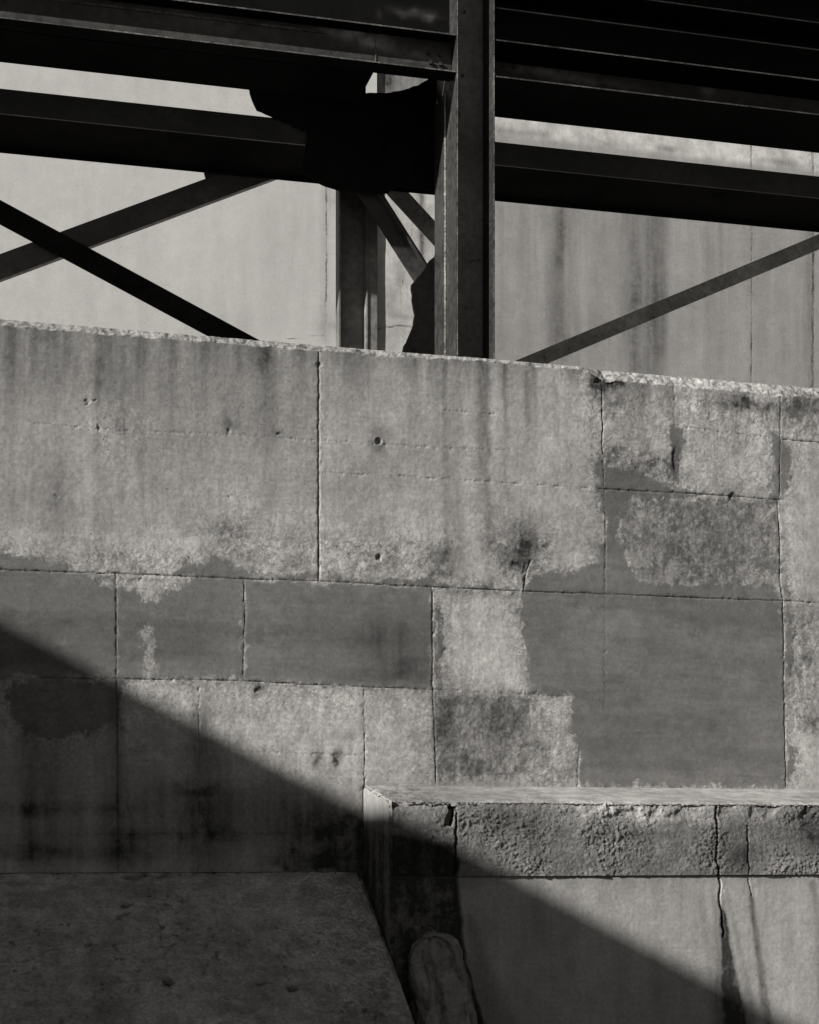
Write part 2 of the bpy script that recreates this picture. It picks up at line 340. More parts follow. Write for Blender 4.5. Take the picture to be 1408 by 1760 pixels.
J = [
 (1.9, [(548, 602), (548, 998)]), (.95, [(-60, 976), (0, 979), (200, 986), (420, 995), (548, 999), (745, 1009), (900, 1016), (1040, 1021), (1345, 1033), (1450, 1038)]),
 (.8, [(199, 986), (201, 1166)]), (.9, [(201, 1166), (203, 1500)]), (.8, [(419, 996), (421, 1060), (418, 1168)]), (1.0, [(743, 1009), (744, 1185), (747, 1260), (750, 1347)]),
 (.8, [(-60, 1162), (0, 1164), (415, 1170)]), (.8, [(415, 1170), (560, 1178), (745, 1185)]), (.5, [(745, 1185), (910, 1193), (985, 1197)]),
 (.5, [(909, 1193), (912, 1250)]), (.6, [(996, 1280), (993, 1350)]), (.6, [(343, 1175), (342, 1250), (340, 1500)]), (.7, [(626, 1185), (627, 1290), (626, 1400)]),
 (.35, [(60, 727), (200, 740), (400, 747), (548, 757)]), (.4, [(548, 757), (650, 763), (770, 770), (870, 773)]), (.4, [(550, 812), (800, 825), (1030, 840)]), (.9, [(1030, 840), (1200, 849), (1340, 859)]),
 (.95, [(1033, 640), (1036, 720), (1036, 780)]), (.6, [(1036, 780), (1041, 900), (1040, 1021)]), (.8, [(1342, 665), (1341, 760), (1340, 860)]), (1.0, [(1336, 860), (1341, 930), (1341, 1000), (1346, 1033), (1348, 1200), (1351, 1353)]),
 (.9, [(1345, 755), (1450, 765)]), (.5, [(1160, 732), (1240, 742), (1345, 754)]), (.5, [(1350, 1200), (1450, 1206)]), (.35, [(420, 1292), (625, 1299)]), (.3, [(205, 1287), (345, 1293)]),
 (.5, [(-60, 1436), (200, 1435), (345, 1432), (620, 1436)]), (.35, [(1040, 1025), (1040, 1215)]), (.4, [(765, 705), (850, 712)]), (.4, [(1158, 655), (1160, 730)]), (.3, [(20, 1170), (38, 1290), (42, 1440)]),
 (1.4, [(625, 1350), (627, 1500)]), (1.2, [(900, 1018), (905, 985), (912, 962)]), (.4, [(548, 700), (552, 690)]),
]
J = [(k, pts(P)) for k, P in J]
joint = linesd(Sj, Zj, J)
st = np.zeros(S.shape, np.float32)
def sp(p0, p1, wd, k, fade=0.0):
    global st
    st = st + stripe(S + wx * .6, Z, PW(*p0), PW(*p1), wd, k, fade)
def bl(c, rx, ry, k):
    global st
    st = st + blob(Sw, Zw, PW(*c), rx / 285, ry / 285, k)
for x, y0, y1, w_, k in [(765, 625, 960, .024, .24), (782, 620, 1000, .045, .24), (828, 620, 930, .04, .30), (838, 630, 1005, .02, .22), (868, 630, 860, .022, .28), (905, 640, 760, .02, .2), (955, 650, 760, .018, .25),
                          (170, 620, 960, .03, .16), (212, 580, 960, .02, .16), (240, 600, 960, .028, .18), (95, 570, 700, .04, .10), (20, 570, 900, .05, .10), (300, 590, 900, .05, .08), (455, 600, 780, .05, .10),
                          (45, 1260, 1500, .06, .22), (200, 1180, 1500, .04, .22), (345, 1230, 1500, .07, .26), (225, 1440, 1500, .06, .15), (600, 1420, 1500, .08, .3), (90, 1280, 1500, .05, .12)]:
    sp((x, y0), (x + 3, y1), w_, k, .35)
topd = ZT - Z                                     # grime under the coping
drip = fbm(S, Z, 7, 4, 41, 1, .12)
st += np.clip(.42 * np.exp(-topd / (.16 + .14 * drip)), 0, 1) * ss(-.5, .5, drip + .15) * (S < 2.3)
for c in [(905, 930, 42, 45, .35), (888, 968, 20, 16, .36), (912, 945, 40, 34, .2), (700, 1150, 45, 28, .35), (690, 1085, 60, 20, .15), (872, 1240, 42, 40, .36), (765, 1235, 20, 60, .36), (810, 1205, 70, 10, .25), (800, 1320, 50, 14, .35), (985, 1330, 18, 18, .2), (930, 1290, 14, 40, .2),
          (651, 757, 16, 26, .35), (1028, 655, 20, 16, .9), (1055, 658, 16, 8, .8), (1090, 700, 30, 50, .15), (1290, 697, 60, 10, .45), (1200, 740, 12, 20, .2), (1330, 710, 30, 30, .3), (1375, 700, 25, 20, .35), (1395, 690, 30, 35, .2), (1100, 800, 60, 30, .25),
          (1290, 860, 50, 18, .25), (1190, 875, 60, 25, .25), (1180, 960, 30, 60, .15), (1260, 925, 60, 30, .15), (95, 850, 26, 50, .18), (395, 730, 16, 12, .3), (480, 748, 10, 8, .3), (450, 710, 60, 50, .12), (250, 780, 60, 60, .12), (500, 840, 80, 40, .10),
          (445, 1182, 10, 12, .8), (345, 1230, 40, 20, .1), (300, 1400, 280, 60, .26), (100, 1330, 150, 60, .12), (480, 1400, 120, 70, .2), (120, 640, 160, 60, .14), (450, 620, 120, 50, .14), (250, 700, 120, 70, .08), (665, 1110, 80, 45, .26), (560, 1085, 100, 22, .10), (640, 1165, 130, 12, .12), (620, 1040, 110, 12, .12), (1150, 1100, 120, 60, .06), (1260, 1250, 90, 70, .06), (1100, 1280, 90, 50, .07), (870, 900, 60, 60, .1), (1200, 930, 130, 60, .16), (300, 1100, 60, 40, .10), (80, 1040, 90, 40, .08), (830, 1280, 90, 60, .15), (547, 1303, 8, 14, .4), (578, 1305, 6, 14, .5), (395, 905, 22, 18, .25), (505, 965, 26, 12, .35), (755, 955, 24, 12, .3), (755, 985, 20, 10, .3),  # broad lower-left blobs: stain, plus darker colour deepening the shaded wall
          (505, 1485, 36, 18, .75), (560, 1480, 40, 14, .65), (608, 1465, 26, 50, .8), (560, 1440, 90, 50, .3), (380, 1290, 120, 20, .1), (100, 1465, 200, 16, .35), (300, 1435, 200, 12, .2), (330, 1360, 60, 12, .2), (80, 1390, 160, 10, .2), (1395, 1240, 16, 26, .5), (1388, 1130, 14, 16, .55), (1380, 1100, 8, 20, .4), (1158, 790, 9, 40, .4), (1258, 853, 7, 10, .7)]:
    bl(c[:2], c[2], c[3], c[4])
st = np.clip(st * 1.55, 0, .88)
# pale worn fringe above the mortar and in the lower band
pale = np.zeros(S.shape, np.float32)
fr = ss(-.30, -.02, patch) * (patch < .0)
pale += .55 * fr * (Z > PW(548, 1000)[1] - .02) * ss(-.3, .4, fbm(S, Z, 5, 5, 51) + .25)
for P, k in [([(205, 1168), (745, 1187), (748, 1345), (340, 1350), (205, 1300)], .5), ([(748, 1022), (892, 1022), (908, 1188), (746, 1186)], .55), ([(912, 1196), (975, 1200), (975, 1330), (890, 1345), (920, 1270)], .55),
             ([(1360, 1070), (1450, 1070), (1450, 1355), (1358, 1355)], .4), ([(1045, 650), (1335, 690), (1325, 835), (1060, 800)], .25), ([(560, 620), (1025, 640), (1020, 980), (560, 980)], .12), ([(140, 985), (340, 985), (300, 1030), (230, 1030)], .5)]:
    pale += k * ss(-.05, .07, polysd(Sw, Zw, pts(P)))
rough = .15 + .6 * fr + .5 * ss(-.02, .06, polysd(Sw, Zw, pts([(1045, 650), (1335, 690), (1335, 1000), (1090, 990), (1060, 860)])))
rough += .7 * ss(-.02, .06, polysd(Sw, Zw, pts([(1075, 865), (1330, 865), (1330, 995), (1100, 990)]))) + .35 * ss(-.03, .05, polysd(Sw, Zw, pts([(205, 1168), (745, 1187), (748, 1345), (340, 1350), (205, 1300)])))
rough += .5 * ss(-.02, .06, polysd(Sw, Zw, pts([(1005, 720), (1060, 720), (1060, 850), (1010, 830)])))
rough = np.clip(rough, 0, 1)
# relief, metres out of the wall
D = .0012 * fbm(S, Z, 1.1, 3, 61) * 3 + .0010 * fbm(S, Z, 20, 4, 67)
D += rough * (.0022 * fbm(S, Z, 16, 5, 71, gain=.6) + .0012 * np.abs(fbm(S, Z, 40, 3, 73)))
pm = ss(-.004, .006, patch)
D = D * (1 - .75 * pm) + pm * .0012 + pm * .0012 * fbm(S, Z, 6, 3, 79)
D += .0035 * ss(-.03, -.004, patch) * ss(.006, -.004, patch) * fbm(S, Z, 22, 4, 83)
D -= .006 * ss(.0045, .0, joint)
D -= .003 * ss(.02, .004, joint) * ss(.0, .5, fbm(S, Z, 24, 3, 89))
def pock(c, rx, ry, dp):
    global D, st
    k = np.sqrt(((Sw - PW(*c)[0]) / (rx / 285)) ** 2 + ((Zw - PW(*c)[1]) / (ry / 285)) ** 2)
    D = D - .6 * dp * ss(1.0, .35, k); st = np.maximum(st, .4 * ss(.9, .5, k))
for c in [(650, 958, 5, 9, .02), (395, 745, 5, 6, .01), (167, 733, 4, 7, .01), (150, 690, 8, 4, .01), (163, 691, 4, 3, .01), (480, 749, 7, 4, .008), (395, 853, 3, 4, .01), (94, 852, 3, 6, .006), (1258, 856, 6, 8, .015), (547, 625, 5, 8, .012),
          (1030, 655, 10, 8, .02), (1050, 660, 12, 5, .012), (445, 1185, 6, 8, .01), (903, 990, 4, 30, .008), (890, 968, 12, 5, .006), (1160, 790, 5, 30, .010)]:
    pock(c[:2], c[2], c[3], c[4])
k = np.hypot(S - PW(651, 758)[0], Z - PW(651, 758)[1])         # tie-rod hole with a raised rim
k = k * (1 + .25 * fbm(S, Z, 30, 3, 95)); D -= .018 * ss(.024, .012, k); D += .0012 * ss(.036, .03, k) * ss(.022, .028, k); st = np.maximum(st, .4 * ss(.024, .012, k))
# crumbled top arris
edge = np.interp(S, [PW(0, 560)[0], PW(420, 590)[0], PW(700, 610)[0], PW(820, 615)[0], PW(1000, 630)[0], PW(1040, 640)[0], PW(1408, 670)[0]], [.050, .045, .040, .022, .030, .078, .085])
edge = edge + .012 * fbm(S, Z, 11, 4, 97) + .03 * np.clip(fbm(S, Z * 0, 5, 3, 101) - .25, 0, 1)
ch = Z - (ZT - edge)
D = np.where(ch > 0, D * .6 - ch * .75 + .008 * fbm(S, Z, 26, 5, 103, gain=.65), D)
cm = ss(-.003, .006, ch)
pale = pale * (1 - cm) + cm * np.interp(S, [-2.4, 0, .9, 1.2, 3], [.0, .05, .05, .42, .5]); st = st * (1 - cm) + cm * .6 * ss(-.1, .4, fbm(S, Z, 26, 5, 107)); rough = np.maximum(rough, cm * .8); joint = np.where(ch > -.002, .06, joint)
X3 = np.stack([S * CT + D * ST, 10 + S * ST - D * CT, Z], -1)
# thickness: top, and back face as extra rows
nb_ = []
for nn, zz in ((-.12, ZT + .002), (-.5, ZT), (-1.7, ZT), (-1.7, 0.0)):
    nb_.append(np.stack([sa * CT + nn * ST, 10 + sa * ST - nn * CT, np.full(sa.shape, zz)], -1))
V = np.concatenate([X3, np.stack(nb_)], 0)
def ext(a, v): return np.concatenate([a, np.full((4, a.shape[1]), v, np.float32)], 0)
wf = grid_mesh('wall_face', V, dict(patch=ext(patch, -.3), joint=ext(joint, .06), stain_shade=ext(st, .1), pale=ext(pale, .3), rough=ext(rough, .3)), M_WALL, wall)

# ---- battered apron slab at the lower left
KB = .65
def PS(px, py):                                   # photo point on the apron -> (s, n)
    u = (px - CX) / F; w_ = (HZ - py) / F
    Y = (1.43 - EYE - KB * 10 * CT) / (w_ + KB * (u * ST - CT)); X = u * Y
    return X * CT + (Y - 10) * ST, X * ST - (Y - 10) * CT
sb = axis(-9, SB - .002, -2.62, SB - .02, .0065, .12); sb = np.append(sb[sb < SB - .012], [SB - .008])
qa = np.concatenate([[-.0], np.arange(.006, 1.5, .0065), np.arange(1.5, 2.25, .05)])      # n, out of the wall
S2, N2 = np.meshgrid(sb, qa[::-1])
sl = math.hypot(1, KB)
j2 = linesd(S2 + fbm(S2, N2, 14, 4, 5) * .01, N2 + fbm(S2, N2, 14, 4, 6) * .01, [(.45, [PS(*p) for p in [(262, 1510), (275, 1600), (290, 1690), (305, 1765)]]), (1.2, [(-9, .0), (SB, .0)])])
st2 = np.zeros(S2.shape, np.float32); D2 = .003 * fbm(S2, N2, 1.2, 3, 7) + .0028 * fbm(S2, N2, 24, 5, 8, gain=.65)
a2, b2 = S2 + fbm(S2, N2, 12, 4, 9) * .02, N2 + fbm(S2, N2, 12, 4, 10) * .02
for x, y, rx, ry, dp, k in [(290, 1687, 9, 8, .05, .8), (500, 1699, 10, 7, .05, .9), (455, 1690, 16, 3, .012, .6), (218, 1556, 12, 5, .014, .7), (216, 1570, 10, 4, .012, .7), (203, 1576, 4, 4, .01, .5), (152, 1624, 7, 6, .012, .6), (276, 1592, 6, 5, .01, .5),
                            (600, 1654, 16, 8, .003, .4), (650, 1690, 12, 12, .003, .3), (655, 1712, 18, 8, .003, .3), (232, 1507, 26, 6, .003, .45), (275, 1506, 30, 4, .002, .4), (30, 1517, 26, 8, .002, .4), (55, 1725, 16, 8, .003, .35), (620, 1500, 26, 6, .002, .4), (570, 1625, 25, 10, .002, .15), (600, 1512, 20, 10, 0, .3)]:
    c = PS(x, y); kk = np.sqrt(((a2 - c[0]) / (rx / 285)) ** 2 + ((b2 - c[1]) / (ry / 230)) ** 2)
    D2 -= dp * ss(1, .6, kk); st2 = np.maximum(st2, k * ss(1.15, .5, kk))
st2 += .30 * ss(0, .5, fbm(S2, N2, 3, 5, 12)) + .5 * ss(.28, .42, fbm(S2, N2, 22, 4, 14)) * ss(-.2, .3, fbm(S2, N2, 2.5, 3, 16)) + .35 * np.exp(-N2 / .05) * ss(-.2, .3, fbm(S2, N2, 6, 4, 18)); rr = .6 + .4 * ss(PS(450, 1600)[0], PS(640, 1600)[0], S2)
eg = SB - .008 - S2                               # broken right-hand arris
D2 -= .03 * ss(.03, .0, eg + .02 * fbm(S2, N2, 14, 4, 15))
lip = .012 * ss(.0, .006, N2)
nz = np.array([KB, 1.0]) / sl
N3 = N2 + D2 * nz[0]; Z3 = 1.43 - KB * N2 + D2 * nz[1] + 0 * lip
V2 = np.stack([S2 * CT + N3 * ST, 10 + S2 * ST - N3 * CT, Z3], -1)
# right-hand end face of the slab, dropped to the ground
e = V2[:, -1:, :].copy(); e[..., 2] = -.05
V2 = np.concatenate([V2, e], 1)
def ex2(a, v): return np.concatenate([np.broadcast_to(a, S2.shape), np.full((S2.shape[0], 1), v)], 1)
sl_ = grid_mesh('apron_slab', V2, dict(patch=ex2(np.full(S2.shape, -.3), -.3), joint=ex2(j2, .06), stain_shade=ex2(np.clip(st2, 0, .9), .5), pale=ex2(0 * S2 + .15, 0), rough=ex2(rr, .5)), M_SLAB, wall)
tag(sl_, 'pitted sloping concrete apron in shadow with two round drill holes')

# ---- projecting plinth on the right: weathered top, hammered face, cracked end
NP = .62
gz = 1.407
s3 = np.concatenate([np.arange(SB, 3.05, .0055), np.arange(3.05, 11, .12)])
vtop = np.arange(0, 1.0001, .0055 / .64)          # back to front on the weathering
zf = np.arange(1.845, gz - .0001, -.0055)
prof = [(-.01, 1.95, 0)] + [(t_ * NP, 1.957 - t_ * .112, 0) for t_ in vtop] + [(NP + .004, z_, 1) for z_ in zf[1:]]
pn = np.array([p[0] for p in prof]); pz = np.array([p[1] for p in prof]); pf = np.array([p[2] for p in prof], float)
S3, PN = np.meshgrid(s3, pn[::-1]); _, PZ = np.meshgrid(s3, pz[::-1]); _, PF = np.meshgrid(s3, pf[::-1])
arc = np.cumsum(np.hypot(np.diff(pn, prepend=pn[0]), np.diff(pz, prepend=pz[0]))); _, AR = np.meshgrid(s3, arc[::-1])
near = np.exp(-((AR - arc[len(vtop)]) / .035) ** 2)   # distance to the arris
def P3(px, py): return PW(px, py, NP)
fr3 = PF + (1 - PF) * ss(.50, .62, PN)
leftq = ss(P3(860, 1440)[0], P3(700, 1440)[0], S3)
ra, rb = S3 * .86 + AR * .5, -S3 * .5 + AR * .86
am = .5 + 1.1 * ss(-.35, .5, fbm(S3, AR, 3.2, 4, 119))
Drel = fr3 * am * (.007 * fbm(ra, rb, 8, 7, 121, .7, 1.5, gain=.62) + .006 * fbm(ra, rb, 44, 4, 123, .7, 1.5, gain=.7) + .005 * np.abs(fbm(S3, AR, 30, 4, 125)))
Drel += (1 - fr3) * (.0018 * fbm(S3, AR, 16, 5, 127) + .010 * leftq * fbm(S3, AR, 12, 6, 128))
Drel -= near * (.010 + .020 * np.abs(fbm(S3, AR, 16, 4, 129))) 
Drel -= np.exp(-((S3 - SB) / .022) ** 2) * (.008 + .03 * np.abs(fbm(S3 * 0, AR + S3, 9, 5, 132)))
Drel -= near * .03 * leftq * np.clip(.6 + fbm(S3, AR, 10, 3, 130), 0, 2)
Drel -= .015 * np.exp(-((AR - arc[len(vtop)] - .06) / .05) ** 2) * ss(-.2, .4, fbm(S3, AR, 6, 3, 131)) * ss(P3(950, 1400)[0], P3(1000, 1400)[0], S3)
zj = PZ * PF + (1 - PF) * 1.9
sj3 = S3 + .022 * fbm(S3, zj, 9, 5, 133, gain=.6)
j3 = linesd(sj3, zj, [(1.3, [P3(785, 1370), P3(784, 1440), P3(782, 1510)]), (1.1, [P3(1233, 1385), P3(1231, 1440), P3(1235, 1510)]), (.6, [P3(1285, 1420), P3(1286, 1505)])])
j3 = np.where(PF > .5, j3, .06)
Drel -= .022 * ss(.008, .001, j3)
cr = polysd(sj3, zj, [P3(*p) for p in [(766, 1418), (776, 1372), (788, 1366), (780, 1400), (776, 1420)]]) * (PF > .5) - .3 * (PF < .5)
Drel -= .07 * ss(-.004, .008, cr)
st3 = PF * (.26 + .30 * fbm(S3, AR, 3.5, 6, 135, gain=.6))
for c in [(1270, 1470, 34, 34, .45), (1400, 1430, 40, 45, .75), (1408, 1380, 40, 15, .5), (730, 1560, 60, 80, .3), (920, 1440, 70, 30, .15), (850, 1400, 60, 16, .22), (1000, 1480, 80, 18, .15), (1110, 1433, 50, 8, .3), (1330, 1440, 30, 30, .12), (1160, 1400, 8, 5, .4)]:
    cc = P3(*c[:2]); st3 += PF * blob(S3, PZ, cc, c[2] / 285, c[3] / 285, c[4])
st3 -= PF * .28 * np.exp(-((PZ - 1.79) / .07) ** 2) * ss(P3(940, 1400)[0], P3(1010, 1400)[0], S3) * ss(P3(1260, 1400)[0], P3(1200, 1400)[0], S3)
st3 += (1 - PF) * .35 * leftq * ss(-.2, .4, fbm(S3, AR, 10, 5, 136))
# dark soiled quoin left of the joint, below its pale crumbled head
q3 = polysd(S3 + .03 * fbm(S3, AR, 12, 4, 137), PZ, [P3(*p) for p in [(650, 1430), (690, 1435), (740, 1450), (784, 1452), (784, 1640), (640, 1640)]]) * (PF > .5) - .3 * (PF < .5)
st3 += .95 * ss(-.03, .03, q3)
st3 = np.where(cr > 0, .9, np.clip(st3, 0, 1.1))
nxn = (1 - PF) * .172 + PF * 1.0; nzn = (1 - PF) * .985
N_ = PN + Drel * nxn; Z_ = PZ + Drel * nzn
V3 = np.stack([S3 * CT + N_ * ST, 10 + S3 * ST - N_ * CT, Z_], -1)
lg = grid_mesh('ledge', V3, dict(patch=0 * S3 - .3, joint=j3, stain_shade=st3, pale=(1 - PF) * (.16 - .3 * leftq * ss(-.2, .4, fbm(S3, AR, 9, 4, 139))) + near * .4 + PF * .45 * np.exp(-((PZ - 1.79) / .06) ** 2), rough=.2 + .5 * PF), M_LEDGE, wall)
tag(lg, 'projecting rough hammered concrete ledge with a bright sloping top')
# base panel under the ledge
z4 = np.concatenate([np.arange(0, .45, .05), np.arange(.45, gz - .004, .0055), [gz - .003]])
S4, Z4 = np.meshgrid(s3, z4); NB = .612
def P4(px, py): return PW(px, py, NB)
s4w = S4 + .014 * fbm(S4, Z4, 10, 5, 141)
cr4 = [P4(*p) for p in [(785, 1505), (790, 1560), (797, 1640), (812, 1700), (832, 1770)]]
j4 = linesd(s4w, Z4, [(1.5, cr4), (1.0, [P4(1235, 1505), P4(1238, 1545), P4(1243, 1590), P4(1244, 1610)]), (.35, [P4(1286, 1510), P4(1292, 1540)])])
kq = ss(.012, -.012, s4w - np.interp(Z4, [p[1] for p in cr4[::-1]], [p[0] for p in cr4[::-1]]))      # left of the crack: the soiled quoin
st4 = 1.02 * kq
def sp4(a, b, wd, k, fade=0.0):
    global st4; st4 = st4 + stripe(s4w, Z4, P4(*a), P4(*b), wd, k, fade)
def wedge(p, q, w0, w1, k):                       # stain that widens as it runs down
    global st4
    a, b = P4(*p), P4(*q); t_ = np.clip((a[1] - Z4) / (a[1] - b[1]), 0, 1.2); c_ = a[0] + (b[0] - a[0]) * t_
    st4 = st4 + k * np.exp(-(np.abs(s4w - c_) / (w0 + (w1 - w0) * t_)) ** 3) * (Z4 < a[1]) * ss(0, .12, t_)
wedge((1240, 1550), (1264, 1760), .010, .075, 1.15); wedge((1236, 1530), (1256, 1760), .03, .10, .3); wedge((1246, 1600), (1268, 1760), .008, .05, .6); wedge((1225, 1530), (1232, 1650), .012, .02, .22); wedge((1247, 1515), (1285, 1700), .01, .025, .25)
wedge((1288, 1520), (1318, 1740), .018, .028, .6); wedge((1205, 1520), (1222, 1680), .02, .03, .16); wedge((1395, 1510), (1408, 1580), .02, .04, .35); wedge((800, 1560), (860, 1760), .03, .10, .32)
for c in [(930, 1580, 50, 50, .18), (840, 1590, 30, 30, .2), (1050, 1530, 120, 20, .12), (1120, 1700, 80, 60, .12)]: st4 += blob(s4w, Z4, P4(*c[:2]), c[2] / 285, c[3] / 285, c[4])
st4 += .22 * ss(gz - .10, gz, Z4 + .03 * fbm(S4, Z4, 5, 3, 143)) * (1 - kq); st4 = np.clip(st4, 0, 1.15)
D4 = .0008 * fbm(S4, Z4, 22, 4, 145) + .002 * fbm(S4, Z4, 1.2, 3, 147) + kq * (.012 * fbm(S4, Z4, 14, 5, 149) + .012) - .02 * ss(.008, .001, j4)
D4 += .004 * ss(.01, .0, np.abs(s4w - np.interp(Z4, [.3, 1.4], [P4(1262, 1760)[0], P4(1240, 1545)[0]]))) * fbm(S4, Z4, 30, 4, 150)
V4 = np.stack([S4 * CT + (NB + D4) * ST, 10 + S4 * ST - (NB + D4) * CT, Z4], -1)
bp = grid_mesh('base_panel', V4, dict(patch=0 * S4 - .3, joint=j4, stain_shade=st4, pale=.12 * (1 - kq), rough=.1 + .6 * kq), M_BASE, wall)
tag(bp, 'smooth concrete base panel under the ledge, streaked by a dark leak')
# left end face of the plinth
n5 = np.arange(0, NP + .006, .0055); z5 = np.concatenate([np.arange(0, .45, .05), np.arange(.45, 1.96, .0055)])
N5, Z5 = np.meshgrid(n5[::-1], z5)
Z5 = np.minimum(Z5, 1.957 - N5 / NP * .112)
D5 = .004 * fbm(N5, Z5, 15, 5, 151) ; shade5 = .28 + .80 * ss(1.80, 1.62, Z5 + .05 * fbm(N5, Z5, 4, 4, 153));  # stain, darkened below the cast shadow's edge to deepen the shade
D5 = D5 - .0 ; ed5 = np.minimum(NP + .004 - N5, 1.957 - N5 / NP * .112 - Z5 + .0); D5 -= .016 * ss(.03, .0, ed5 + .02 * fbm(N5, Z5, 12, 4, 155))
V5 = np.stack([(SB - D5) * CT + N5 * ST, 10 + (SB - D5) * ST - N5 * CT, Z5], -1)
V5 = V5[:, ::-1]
grid_mesh('plinth_end', V5[::-1].copy(), dict(patch=0 * N5 - .3, joint=0 * N5 + .06, stain_shade=np.clip(shade5[:, ::-1][::-1], 0, .9), pale=0 * N5 + .1, rough=0 * N5 + .2), M_END, wall)
# rounded lump of stone at the foot of the quoin
def lump():
    zt = 1.075; r, c = 110, 96; v = np.linspace(0, 1, r)[::-1]; a = np.linspace(0, 2 * math.pi, c)
    A, Vv = np.meshgrid(a, v); zz = zt - Vv * 1.12 + .02 * np.sin(A + .8) * (1 - Vv)
    rad = np.clip(1 - (1 - np.clip(Vv / .11, 0, 1)) ** 2, 0, 1) ** .42
    c0 = PW(754, 1610, .80)[0] + .12 * Vv; cn = .66 + .22 * Vv
    rs = (.145 + .03 * Vv) * rad; rn = (.15 + .14 * Vv) * rad
    k = 1 + .26 * fbm(np.cos(A) * .5 + 3, np.sin(A) * .5 + zz, 2.6, 5, 161, gain=.6)
    sq = lambda q: np.sign(q) * np.abs(q) ** .7
    s_ = c0 + sq(np.cos(A)) * rs * k; n_ = cn - sq(np.sin(A)) * rn * k
    nn = .028 * fbm(A, zz * 3, 2.4, 7, 163, gain=.66) - .02 * ss(.15, .5, fbm(A, zz * 2.2, 2.2, 3, 169)); s_ += np.cos(A) * nn; n_ -= np.sin(A) * nn
    V = np.stack([s_ * CT + n_ * ST, 10 + s_ * ST - n_ * CT, zz + .035 * fbm(np.cos(A) * .6, np.sin(A) * .6 + zz, 4, 4, 165)], -1)
    st = np.clip(.30 + .45 * ss(-.1, .4, fbm(A, zz * 2, 3, 5, 167)) + .5 * ss(.7, 1, np.cos(A)) * ss(.12, .2, Vv), 0, .8)
    grid_mesh('rounded_stone', V, dict(patch=0 * A - .3, joint=0 * A + .06, stain_shade=st, pale=0 * A + .1, rough=0 * A + .5), M_SLAB, wall)
lump()
# hidden solid core so that light never leaks between the facings
cb = MB(); cb.box(SB + .03, 11, 0.0, NP - .05, 0, 1.80); cb.box(-9, SB + .03, -1.69, -.06, 0, 4.45); cb.box(SB + .03, 11, -1.69, -.06, 0, 4.45)
cb.build('wall_core', M_BACK, wall)

# ------------------------------------------------------------------ rear walls
def rear(name, s0, n0, yaw, L0, L1, z0, z1, mat, joints, stains, label, pale0=.0, extra=None, back=1.2, seed=200, fineb=(4.9, 9.3)):
    """wall through (s0, n0) turned by yaw from the front wall; L along it"""
    la = np.arange(L0, L1 + .001, .02); zz = np.concatenate([np.arange(z0, fineb[0], .1), np.arange(fineb[0], z1 + .001, .02)])
    Lg, Zg = np.meshgrid(la, zz)
    ca, sa_ = math.cos(yaw), math.sin(yaw)
    def W3(l, d, z): s_ = s0 + l * ca + d * sa_; n_ = n0 - l * sa_ + d * ca; return np.stack([s_ * CT + n_ * ST, 10 + s_ * ST - n_ * CT, z], -1)
    def PR(px, py):
        u = (px - CX) / F
        # find l so that the point lies on the pixel's vertical plane
        ax = s0 * CT + n0 * ST; ay = 10 + s0 * ST - n0 * CT; bx = ca * CT - sa_ * ST; by = ca * ST + sa_ * CT
        l = (u * ay - ax) / (bx - u * by); Y = ay + l * by
        return l, EYE + (HZ - py) / F * Y
    root = tag(empty(name, tuple(W3(0., 0., np.array(0.)))), label, 'wall')
    wx = .012 * fbm(Lg, Zg, 8, 4, seed)
    jt = linesd(Lg + wx, Zg + wx, [(k * 3.2, [PR(*p) for p in P]) for k, P in joints])
    st = np.zeros(Lg.shape, np.float32)
    for a in stains:
        if len(a) == 5: st += blob(Lg + wx * 2, Zg, PR(a[0], a[1]), a[2] / 200, a[3] / 200, a[4])
        else: st += stripe(Lg + wx * 1.5, Zg, PR(a[0], a[1]), PR(a[2], a[3]), a[4], a[5])
    pale = np.zeros(Lg.shape, np.float32) + pale0
    if extra: st, pale = extra(Lg, Zg, PR, st, pale)
    D = .002 * fbm(Lg, Zg, 3, 4, seed + 5)
    V = W3(Lg, D, Zg)
    at = dict(patch=0 * Lg - .3, joint=jt, stain_shade=np.clip(st * 1.05, 0, .85), pale=pale, rough=0 * Lg + .05)
    grid_mesh('wall_face', V, at, mat, root)
    m = MB(); e = [W3(L0, -.02, np.array(z0)), W3(L1, -.02, np.array(z0)), W3(L1, -.02, np.array(z1 - .003)), W3(L0, -.02, np.array(z1 - .003))]
    o = Vector(W3(0., -back, np.array(0.))) - Vector(W3(0., 0., np.array(0.)))
    m.prism([tuple(x) for x in e], o); m.build('wall_core', M_BACK, root)
    return PR
sJ, nJ = PW(648, 400, -4.0)[0], -4.0
rear('rear_wall', sJ, nJ, R(-20), -7.5, 0.0, 0, 9.6, M_REAR_L,
     [(.9, [(560, 270), (562, 420), (559, 590)]), (.6, [(470, 586), (520, 580), (580, 573), (645, 566)])],
     [(560, 330, 559, 590, .04, .10), (520, 380, 60, 60, .10), (480, 480, 90, 80, .09), (400, 560, 120, 30, .08), (570, 340, 10, 30, .25), (250, 400, 252, 560, .06, .05), (150, 380, 155, 560, .05, .06), (560, 555, 15, 30, .25), (600, 560, 40, 6, .3)],
     'pale smooth sunlit concrete wall behind the crossed braces, angled towards the sun', .05, seed=210)
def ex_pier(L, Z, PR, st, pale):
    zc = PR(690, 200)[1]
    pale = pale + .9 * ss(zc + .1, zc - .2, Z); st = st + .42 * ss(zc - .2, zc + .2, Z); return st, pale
sP = PW(849, 400, -4.0)[0] - sJ
